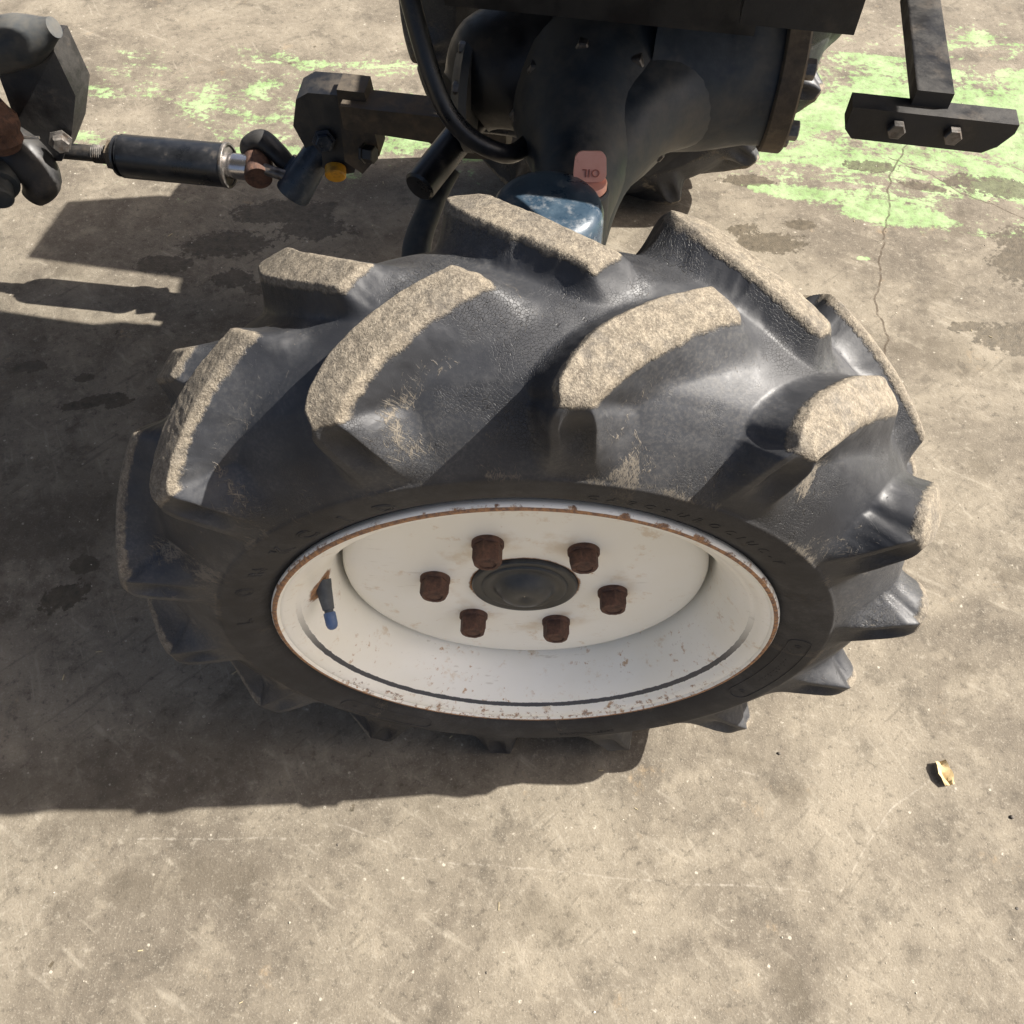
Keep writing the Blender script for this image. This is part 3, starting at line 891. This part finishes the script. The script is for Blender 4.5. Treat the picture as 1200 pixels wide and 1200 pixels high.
# ------------------------------------------------------------------ far wheel
fw = empty('wheel', (0.13, 0.985, AX), tractor)
fw['label'] = 'opposite front wheel, black lugged tyre in shade'
fo = build_tyre(fw, 560, 0.42, 5.0)
for o in fo:
    o.location = (0, -YC, 0)
rev('rim', (0, 0.055, 0), (0, -1, 0), [(0, 0.150), (0.02, 0.185), (0.10, 0.186), (0.125, 0.196), (0.127, 0.196), (0.125, 0.19), (0.10, 0.178), (0.06, 0.155), (0.055, 0.03)], fw, 'rim', 64, cap=False)

# ------------------------------------------------------------------ axle and steering knuckle
ROT = -R(9.5)
A = Vector((math.cos(ROT), math.sin(ROT), 0))      # tractor forward
B = Vector((-math.sin(ROT), math.cos(ROT), 0))     # across, away from the camera
O = Vector((0.065, 0.53, 0))
Zv = Vector((0, 0, 1))
def T(f, s, z):
    return O + A * f + B * s + Zv * z
KX, KY = 0.013, 0.292
# final drive case behind the wheel
rev('final_drive', (0, 0.085, AX), (0, 1, 0), [(0, 0.060), (0.04, 0.064), (0.07, 0.080), (0.10, 0.088), (0.15, 0.080), (0.19, 0.062), (0.215, 0.040)], tractor, 'casting', 40)
kn = rev('knuckle_case', (KX, KY, 0.17), (0, 0, 1), [(0, 0.045), (0.02, 0.058), (0.10, 0.062), (0.17, 0.058), (0.215, 0.050), (0.24, 0.044), (0.262, 0.0405)], tractor, 'blue', 40)
rev('knuckle_cap', (KX, KY + 0.004, 0.424), (0, 0, 1), [(0, 0.0505), (0.012, 0.0485), (0.030, 0.0470), (0.052, 0.0463), (0.060, 0.0458), (0.0655, 0.0440), (0.0695, 0.0405), (0.0715, 0.034), (0.0725, 0.020), (0.0728, 0.004)], tractor, 'cap', 48)
# filler neck and plug
NX, NY = 0.0475, 0.330
rev('filler_neck', (NX, NY, 0.33), (0, 0, 1), [(0, 0.022), (0.10, 0.0195), (0.150, 0.0175), (0.152, 0.0155), (0.148, 0.0145)], tractor, 'casting', 28)
plug = rev('filler_plug', (NX, NY, 0.470), (0, 0, 1), [(0, 0.0128), (0.011, 0.0128), (0.013, 0.0150), (0.0175, 0.0150), (0.019, 0.0140)], tractor, 'pink', 28)
# grip tab leaning back over the plug
tabm = Matrix.Translation((NX, NY + 0.0055, 0.4985)) @ Matrix.Rotation(R(-30), 4, 'X')
tabp = []
for cx_, cz_, a0 in ((0.0062, 0.0055, 0), (-0.0062, 0.0055, 90), (-0.0070, -0.0050, 180), (0.0070, -0.0050, 270)):
    for k in range(6):
        a_ = R(a0 + 18 * k)
        tabp.append(tabm @ Vector((cx_ + 0.0066 * math.cos(a_), 0.0036, cz_ + 0.0066 * math.sin(a_))))
prism('plug_grip', tabp, tabm.to_3x3() @ Vector((0, -1, 0)), 0.0072, plug, 'pink', 0.0014)
cu = bpy.data.curves.new('t', 'FONT'); cu.body = 'OIL'; cu.size = 0.0088; cu.extrude = 0.0006; cu.align_x = 'CENTER'; cu.resolution_u = 3; cu.space_character = 1.1
to = bpy.data.objects.new('t', cu); SC.collection.objects.link(to)
dg = bpy.context.evaluated_depsgraph_get()
me = bpy.data.meshes.new_from_object(to.evaluated_get(dg), depsgraph=dg)
bpy.data.objects.remove(to)
mt = Matrix.Translation((NX + 0.0008, NY + 0.0014, 0.4990)) @ Matrix.Rotation(R(-30), 4, 'X') @ Matrix.Rotation(R(90), 4, 'X') @ Matrix.Rotation(R(180), 4, 'Z')
me.transform(mt)
link('lettering', me, plug, 'pinkdark')
# axle tube flaring into the differential
axle = rev('axle_housing', T(0.0, -0.23, 0.445), B, [(0, 0.034), (0.05, 0.036), (0.10, 0.043), (0.13, 0.056), (0.17, 0.074), (0.20, 0.086), (0.24, 0.091), (0.29, 0.091), (0.33, 0.082), (0.37, 0.062), (0.43, 0.048), (0.55, 0.045), (0.64, 0.045)], tractor, 'casting', 48)
sweep('axle_arm', [(KX + 0.018, KY + 0.045, 0.40), (0.050, 0.395, 0.43), T(0.035, -0.06, 0.458), T(0.10, 0.015, 0.462)], [0.034, 0.034, 0.046, 0.060], tractor, 'casting', 28)
sweep('gear_case', [T(-0.13, -0.02, 0.43), T(-0.10, 0.0, 0.45), T(-0.05, 0.02, 0.46)], [0.035, 0.060, 0.070], tractor, 'black', 28)
cv = rev('case_cover', T(-0.118, -0.018, 0.44), -A, [(0, 0.056), (0.008, 0.056), (0.012, 0.050), (0.018, 0.044), (0.022, 0.02)], tractor, 'casting', 32)
for k in range(8):
    a = R(45 * k + 10)
    rev('bolt', T(-0.125, -0.018, 0.44) + B * (0.050 * math.cos(a)) + Zv * (0.050 * math.sin(a)), -A, [(0, 0.006), (0.007, 0.006), (0.008, 0.005)], cv, 'bolt', 6, 30)
for k in range(9):
    a = R(20 + 40 * k)
    rev('bolt', T(0.0, -0.045, 0.445) + A * (0.072 * math.cos(a)) + Zv * (0.072 * math.sin(a)), -B, [(0, 0.0075), (0.012, 0.0075), (0.0135, 0.006)], axle, 'bolt', 6, 30)
sweep('hose', [T(-0.16, -0.10, 0.60), T(-0.12, -0.14, 0.50), T(-0.07, -0.13, 0.455), T(-0.055, -0.06, 0.43), T(-0.09, 0.02, 0.38), T(-0.16, 0.05, 0.36)], [0.0085] * 6, tractor, 'blackpaint', 14)
rev('pivot_housing', T(0.05, 0.02, 0.465), A, [(0, 0.080), (0.06, 0.072), (0.10, 0.062), (0.125, 0.060)], tractor, 'casting', 36)
pf = rev('pivot_flange', T(0.165, 0.02, 0.465), A, [(0, 0.064), (0.002, 0.066), (0.020, 0.066), (0.022, 0.064)], tractor, 'brown', 36)
for k in range(6):
    a = R(20 + 60 * k)
    p = T(0.187, 0.02, 0.465) + B * (0.055 * math.cos(a)) + Zv * (0.055 * math.sin(a))
    rev('bolt', p, A, [(0, 0.009), (0.008, 0.009), (0.009, 0.008)], pf, 'bolt', 6, 30)
# lower web of the casting with ribs
web = prism('casting_web', [T(-0.03, 0.07, 0.36), T(0.10, 0.09, 0.36), T(0.105, 0.09, 0.335), T(0.065, 0.08, 0.30), T(0.0, 0.06, 0.285)], B, 0.05, tractor, 'black', 0.006)
for f in (0.02, 0.05):
    prism('rib', [T(f, 0.052, 0.345), T(f, 0.076, 0.345), T(f, 0.076, 0.31), T(f, 0.068, 0.31)], A, 0.005, web, 'black', 0.001)
# hydraulic hose round the knuckle
sweep('hose', [(0.066, 0.300, 0.20), (0.068, 0.292, 0.30), (0.064, 0.285, 0.37), (0.058, 0.30, 0.41), (0.050, 0.345, 0.42)], [0.011] * 5, tractor, 'blackpaint', 14)

# ------------------------------------------------------------------ steering strut at the left of the knuckle
sweep('steering_arm', [(-0.015, 0.30, 0.255), (-0.07, 0.345, 0.275), (-0.118, 0.42, 0.315), (-0.105, 0.465, 0.355), (-0.085, 0.50, 0.375)], [0.028, 0.022, 0.016, 0.014, 0.012], tractor, 'casting', 18, 0.75)
tube('dust_sleeve', (-0.113, 0.452, 0.388), (-0.058, 0.55, 0.405), 0.0165, tractor, 'blackpaint', 24)
tube('tie_rod', (-0.068, 0.53, 0.402), (0.08, 0.78, 0.42), 0.012, tractor, 'black', 16)

# ------------------------------------------------------------------ link under the belly, with turnbuckle sleeve
h0 = 0.22
Lp = lambda s: Vector((-0.616 + (0.289) * s, 0.741 - 0.034 * s, h0))       # 0 at the left rod end, 1 at the pin end
def lat(s0, s1, prof, name, mat, n=28, phase=0.0, parent=None):
    d = Lp(s1) - Lp(s0)
    L = d.length
    return rev(name, Lp(s0), d, [(t * L, r) for t, r in prof], parent or tractor, mat, n, 40, phase)
lat(-0.25, 0.20, [(0, 0.0105), (0.98, 0.0105), (1, 0.010)], 'link_rod', 'black', 20)
thr = bmesh.new()
for k in range(9):
    s = 0.085 + 0.0095 * k
    d = Lp(s + 0.007) - Lp(s)
    add_rev(thr, Lp(s), d, [(0, 0.0106), (d.length * 0.5, 0.0122), (d.length, 0.0106)], 18)
fin_bm(thr, 'rod_thread', tractor, 'bolt', 60)
lat(0.165, 0.205, [(0, 0.0185), (0.1, 0.0205), (0.9, 0.0205), (1, 0.0185)], 'lock_nut', 'brown', 6, 0.3)
lat(0.205, 0.232, [(0, 0.0255), (0.1, 0.0265), (0.5, 0.0265), (0.55, 0.023), (0.8, 0.023), (1, 0.028)], 'sleeve_collar', 'blackpaint', 24)
slv = lat(0.228, 0.735, [(0, 0.026), (0.03, 0.0280), (0.97, 0.0280), (1, 0.0280), (1, 0.0255), (0.9, 0.025), (0.89, 0.015)], 'sleeve', 'blackpaint', 36)
lat(0.722, 0.738, [(0, 0.0283), (0.3, 0.0292), (0.9, 0.0292), (1.1, 0.0285), (1.1, 0.0258), (0.6, 0.0256)], 'sleeve_ring', 'bolt', 36, 0, slv)
lat(0.66, 0.88, [(0, 0.0165), (1, 0.0165)], 'chrome_rod', 'chrome', 28)
J = Lp(0.878)
jn = rev('ball_joint', J + Vector((-0.006, 0.030, 0.004)), (0.16, -0.92, -0.08), [(0, 0.017), (0.006, 0.0190), (0.034, 0.0190), (0.036, 0.0180), (0.050, 0.0180), (0.052, 0.0165)], tractor, 'rust', 30)
rev('joint_face', J + Vector((0.0025, -0.0185, -0.0005)), (0.16, -0.92, -0.08), [(0, 0.0163), (0.0015, 0.0155)], jn, 'brown', 30)
sweep('joint_strap', [J + Vector((-0.018, 0.018, 0.008)), J + Vector((-0.012, 0.024, 0.020)), J + Vector((0.006, 0.024, 0.026)), J + Vector((0.024, 0.014, 0.016)), J + Vector((0.044, 0.0, -0.002)), J + Vector((0.058, -0.012, -0.012))], [0.009, 0.013, 0.015, 0.014, 0.013, 0.011], tractor, 'black', 16, 0.8)
tube('clevis_pin', J + Vector((0.010, -0.012, 0.008)), J + Vector((0.048, -0.022, 0.002)), 0.0075, tractor, 'bolt', 20)
# bell crank
E0 = Vector((-0.266, 0.712, 0.262)); E1 = Vector((-0.318, 0.684, 0.200))
rev('bell_crank', E0, E1 - E0, [(0, 0.015), (0.006, 0.0175), ((E1 - E0).length - 0.004, 0.0235), ((E1 - E0).length, 0.0225), ((E1 - E0).length + 0.0002, 0.0165), ((E1 - E0).length - 0.004, 0.0155)], tractor, 'blue', 30)
rev('crank_bolt', E1 + (E0 - E1).normalized() * 0.006, E1 - E0, [(0, 0.0145), (0.004, 0.0145), (0.005, 0.011), (0.006, 0.006)], tractor, 'rust', 16)
sweep('crank_arm', [J + Vector((0.045, -0.008, -0.012)), (-0.318, 0.700, 0.21), (-0.300, 0.712, 0.228)], [0.015, 0.018, 0.017], tractor, 'blue', 18)
# bracket block with bolts
prism('crank_bracket', [(-0.292, 0.712, 0.318), (-0.275, 0.710, 0.328), (-0.232, 0.702, 0.330), (-0.215, 0.690, 0.28), (-0.228, 0.680, 0.238), (-0.258, 0.682, 0.232), (-0.285, 0.694, 0.25), (-0.302, 0.708, 0.285)], (0.1, 0.95, 0.1), 0.04, tractor, 'black', 0.010)
rev('bolt', (-0.262, 0.690, 0.277), (0.2, -0.9, 0.25), [(0, 0.015), (0.004, 0.015), (0.0045, 0.011), (0.012, 0.011), (0.013, 0.0095)], tractor, 'blue', 6, 30)
rev('bolt', (-0.252, 0.682, 0.243), (0.05, -0.9, -0.35), [(0, 0.0135), (0.011, 0.0135), (0.0125, 0.012)], tractor, 'orange', 24, 30)
prism('bracket_plate', [(-0.234, 0.690, 0.345), (-0.200, 0.684, 0.345), (-0.190, 0.672, 0.27), (-0.215, 0.668, 0.245), (-0.236, 0.672, 0.26)], (0.1, 0.98, 0.0), 0.035, tractor, 'rail', 0.007)
rev('bolt', (-0.209, 0.664, 0.278), (0.9, -0.35, 0.1), [(0, 0.0125), (0.003, 0.0125), (0.0035, 0.0105), (0.016, 0.0105), (0.017, 0.009)], tractor, 'black', 6, 30)
# brown cross rail
prism('cross_rail', [(-0.23, 0.672, 0.335), (-0.03, 0.640, 0.335), (-0.03, 0.640, 0.288), (-0.09, 0.650, 0.282), (-0.125, 0.655, 0.300), (-0.23, 0.672, 0.305)], (0.16, 0.98, 0), 0.04, tractor, 'rail', 0.008)

# left joint cluster
C0 = Vector((-0.640, 0.715, 0.235))
n_before = set(bpy.data.objects)
prism('rear_bracket', [(-0.672, 0.735, 0.32), (-0.585, 0.722, 0.32), (-0.578, 0.712, 0.262), (-0.600, 0.700, 0.215), (-0.625, 0.690, 0.182), (-0.650, 0.690, 0.182), (-0.668, 0.705, 0.235)], (0.15, 0.98, 0.05), 0.045, tractor, 'black', 0.008)
rev('bolt', (-0.613, 0.690, 0.213), (0.35, -0.85, 0.1), [(0, 0.015), (0.003, 0.015), (0.0035, 0.0115), (0.014, 0.0115), (0.016, 0.0095)], tractor, 'bolt', 6, 30)
rev('rubber_bush', (-0.672, 0.655, 0.225), (0.1, 0.15, 1), [(0, 0.022), (0.012, 0.029), (0.020, 0.027), (0.028, 0.030), (0.040, 0.030), (0.048, 0.024), (0.060, 0.018)], tractor, 'rust', 28)
rev('pivot_pin', (-0.700, 0.660, 0.190), (0.35, -0.9, -0.1), [(0, 0.026), (0.03, 0.026), (0.034, 0.024), (0.034, 0.017), (0.055, 0.017), (0.058, 0.014)], tractor, 'casting', 28)
sweep('lower_lug', [(-0.700, 0.70, 0.22), (-0.668, 0.680, 0.195), (-0.655, 0.665, 0.168), (-0.668, 0.655, 0.150)], [0.03, 0.034, 0.030, 0.018], tractor, 'black', 18, 0.8)
tube('split_pin', (-0.668, 0.668, 0.232), (-0.625, 0.668, 0.232), 0.0022, tractor, 'white', 10)
sweep('rear_casting', [(-0.80, 0.75, 0.30), (-0.70, 0.735, 0.31), (-0.625, 0.725, 0.325), (-0.57, 0.72, 0.345)], [0.036, 0.034, 0.030, 0.012], tractor, 'casting', 22)

for o_ in bpy.data.objects:
    if o_ not in n_before and o_.type == 'MESH':
        for v_ in o_.data.vertices:
            v_.co += Vector((-0.008, 0.035, 0.035))

# ------------------------------------------------------------------ chassis above and forward
for s in (-0.155, 0.155):
    fr = box('chassis_rail', T(-0.25, s, 0.69), (1.55, 0.03, 0.085), tractor, 'black', ROT, 0.004)
    for k in range(6):
        p = T(-0.85 + 0.22 * k, s - 0.015 if s < 0 else s + 0.015, 0.69)
        rev('bolt', p, -B if s < 0 else B, [(0, 0.011), (0.008, 0.011), (0.0095, 0.0095)], fr, 'bolt', 6, 30)
box('engine_block', T(-0.55, 0.0, 0.78), (0.62, 0.26, 0.26), tractor, 'casting', ROT, 0.02, segs=3)
bm = bmesh.new()
add_box(bm, T(-0.55, 0.0, 0.64), (0.56, 0.24, 0.10), Matrix.Rotation(ROT, 3, 'Z') @ Matrix.Diagonal((1, 1, -1)), 0.86)
sump = fin_bm(bm, 'oil_pan', tractor, 'black', 40, 0.018, 3)
rev('drain_plug', T(-0.62, -0.04, 0.592), (0, 0, -1), [(0, 0.014), (0.010, 0.014), (0.012, 0.012)], sump, 'bolt', 6, 30)
rev('oil_filter', T(-0.42, -0.15, 0.72), -B, [(0, 0.036), (0.07, 0.036), (0.078, 0.030)], tractor, 'blackpaint', 28)
box('gearbox', T(-1.15, 0.0, 0.72), (0.60, 0.30, 0.26), tractor, 'casting', ROT, 0.03, segs=3)
box('pivot_cradle', T(0.0, 0.04, 0.605), (0.26, 0.24, 0.10), tractor, 'black', ROT, 0.012)
# front bar across the nose
npl = prism('nose_bar', [T(0.230, -0.10, 0.488), T(0.338, -0.10, 0.488), T(0.348, -0.10, 0.495), T(0.356, -0.10, 0.508), T(0.356, -0.10, 0.516), T(0.222, -0.10, 0.516), T(0.222, -0.10, 0.496)], B, 0.022, tractor, 'black', 0.005)
box('nose_arm', T(0.285, -0.005, 0.522), (0.030, 0.165, 0.014), tractor, 'black', ROT, 0.003)
box('nose_arm', T(0.285, 0.075, 0.63), (0.030, 0.014, 0.23), tractor, 'black', ROT, 0.003)
for f_ in (0.262, 0.308):
    rev('bolt', T(f_, -0.101, 0.503), -B, [(0, 0.0075), (0.006, 0.0075), (0.007, 0.0065)], npl, 'bolt', 6, 30)
rd = box('radiator', T(0.15, 0.0, 0.82), (0.08, 0.34, 0.42), tractor, 'black', ROT, 0.008)
# unseen hood nose set to its shade line; added shadow casters follow
box('bonnet', T(0.22, 0.062, 0.93), (0.46, 0.285, 0.42), tractor, 'bonnet', ROT, 0.05, segs=4)
prism('shade_cowl', [(-1.30, 0.215, 0.72), (0.325, 0.176, 0.72), (0.72, 0.222, 1.13), (0.62, 0.30, 1.17), (-1.30, 0.30, 1.17), (-1.30, 0.26, 1.13)], (-0.62, 0.785, 0), 0.52, tractor, 'bonnet', 0.0)  # added cowl, front slanted along the sun rays to shade the floor
box('shade_box', (0.335, 0.835, 0.72), (0.17, 0.23, 0.20), tractor, 'black', 0, 0.01)  # unseen block added to darken the floor behind the near tyre
box('far_shade_box', (0.47, 0.92, 0.72), (0.10, 0.06, 0.20), tractor, 'black', 0, 0.01)  # second added block, set back so a sliver of floor stays lit
box('shade_slab', T(0.06, 0.40, 0.72), (0.42, 0.14, 0.16), tractor, 'black', ROT, 0.04, segs=4)  # unseen slab put in to cast the upper-left floor shadow

# ------------------------------------------------------------------ bits on the floor
def crumpled(name, loc, size, seed, rotz, mat):
    rg = random.Random(seed)
    n, k = 7, 6
    bm = bmesh.new()
    gv = []
    for i in range(n):
        row = []
        for j in range(k):
            u, v = i / (n - 1) - 0.5, j / (k - 1) - 0.5
            wdt = 1.0 - 0.75 * abs(u) ** 1.2
            z = 0.10 * size[0] + 0.28 * size[1] * (abs(v) * 1.6) + rg.uniform(-0.10, 0.16) * size[1]
            row.append(bm.verts.new((u * size[0], v * size[1] * wdt, max(0.0006, z))))
        gv.append(row)
    for i in range(n - 1):
        for j in range(k - 1):
            bm.faces.new((gv[i][j], gv[i + 1][j], gv[i + 1][j + 1], gv[i][j + 1]))
    ge = bmesh.ops.extrude_face_region(bm, geom=bm.faces[:])
    for v in ge['geom']:
        if isinstance(v, bmesh.types.BMVert):
            v.co.z += 0.0006
    o = fin_bm(bm, name, None, mat, 60)
    o.location = loc
    o.rotation_euler = (0, 0, rotz)
    return o
lf = crumpled('dry_leaf', (0.460, -0.014, 0.0), (0.026, 0.016), 3, 1.75, 'chip')
lf['label'] = 'curled tan dry leaf lying on the concrete right of the tyre'
lf['category'] = 'leaf'

def pebble_bm(bm, c, s, rg):
    r = bmesh.ops.create_icosphere(bm, subdivisions=1, radius=s, matrix=Matrix.Translation((c[0], c[1], s * 0.35)))
    q = [rg.uniform(0.6, 1.4), rg.uniform(0.6, 1.4), rg.uniform(0.5, 0.8)]
    for v in r['verts']:
        d = v.co - Vector((c[0], c[1], s * 0.35))
        v.co = Vector((c[0], c[1], s * 0.35)) + Vector((d.x * q[0], d.y * q[1], d.z * q[2])) * rg.uniform(0.8, 1.15)

rg = random.Random(11)
for nm, mt, cnt, lo, hi in (('grit', 'grit', 520, 0.0004, 0.0013), ('dark_grit', 'darkgrit', 260, 0.0004, 0.0014)):
    bm = bmesh.new()
    for _ in range(cnt):
        pebble_bm(bm, (rg.uniform(-0.9, 1.0), rg.uniform(-0.27, 1.3)), lo + (hi - lo) * rg.random() ** 2.5, rg)
    o = fin_bm(bm, nm, None, mt, 60)
    o['kind'] = 'stuff'
    o['label'] = ('pale' if mt == 'grit' else 'dark') + ' grit scattered thinly over the concrete'
    o['category'] = 'grit'
bm = bmesh.new()
for _ in range(40):
    x, y, a, L = rg.uniform(-0.6, 0.85), rg.uniform(-0.26, 1.0), rg.uniform(0, 6.28), rg.uniform(0.002, 0.008)
    add_box(bm, (x, y, 0.0006), (L, rg.uniform(0.0005, 0.0013), 0.0008), Matrix.Rotation(a, 3, 'Z'))
o = fin_bm(bm, 'straw', None, 'straw', 40)
o['kind'] = 'stuff'
o['label'] = 'short straw fragments strewn over the concrete'
o['category'] = 'straw'
for i, (x, y, s, lab) in enumerate(((0.522, -0.058, 0.0032, 'small black stone on the concrete below the dry leaf'), (0.285, 0.005, 0.0022, 'tiny dark stone on the concrete below the rightmost low lug'))):
    bm = bmesh.new()
    pebble_bm(bm, (0, 0), s, rg)
    o = fin_bm(bm, 'stone', None, 'darkgrit', 60)
    o.location = (x, y, 0)
    o['label'] = lab
    o['category'] = 'stone'
SC.render.resolution_x = SC.render.resolution_y = 1024
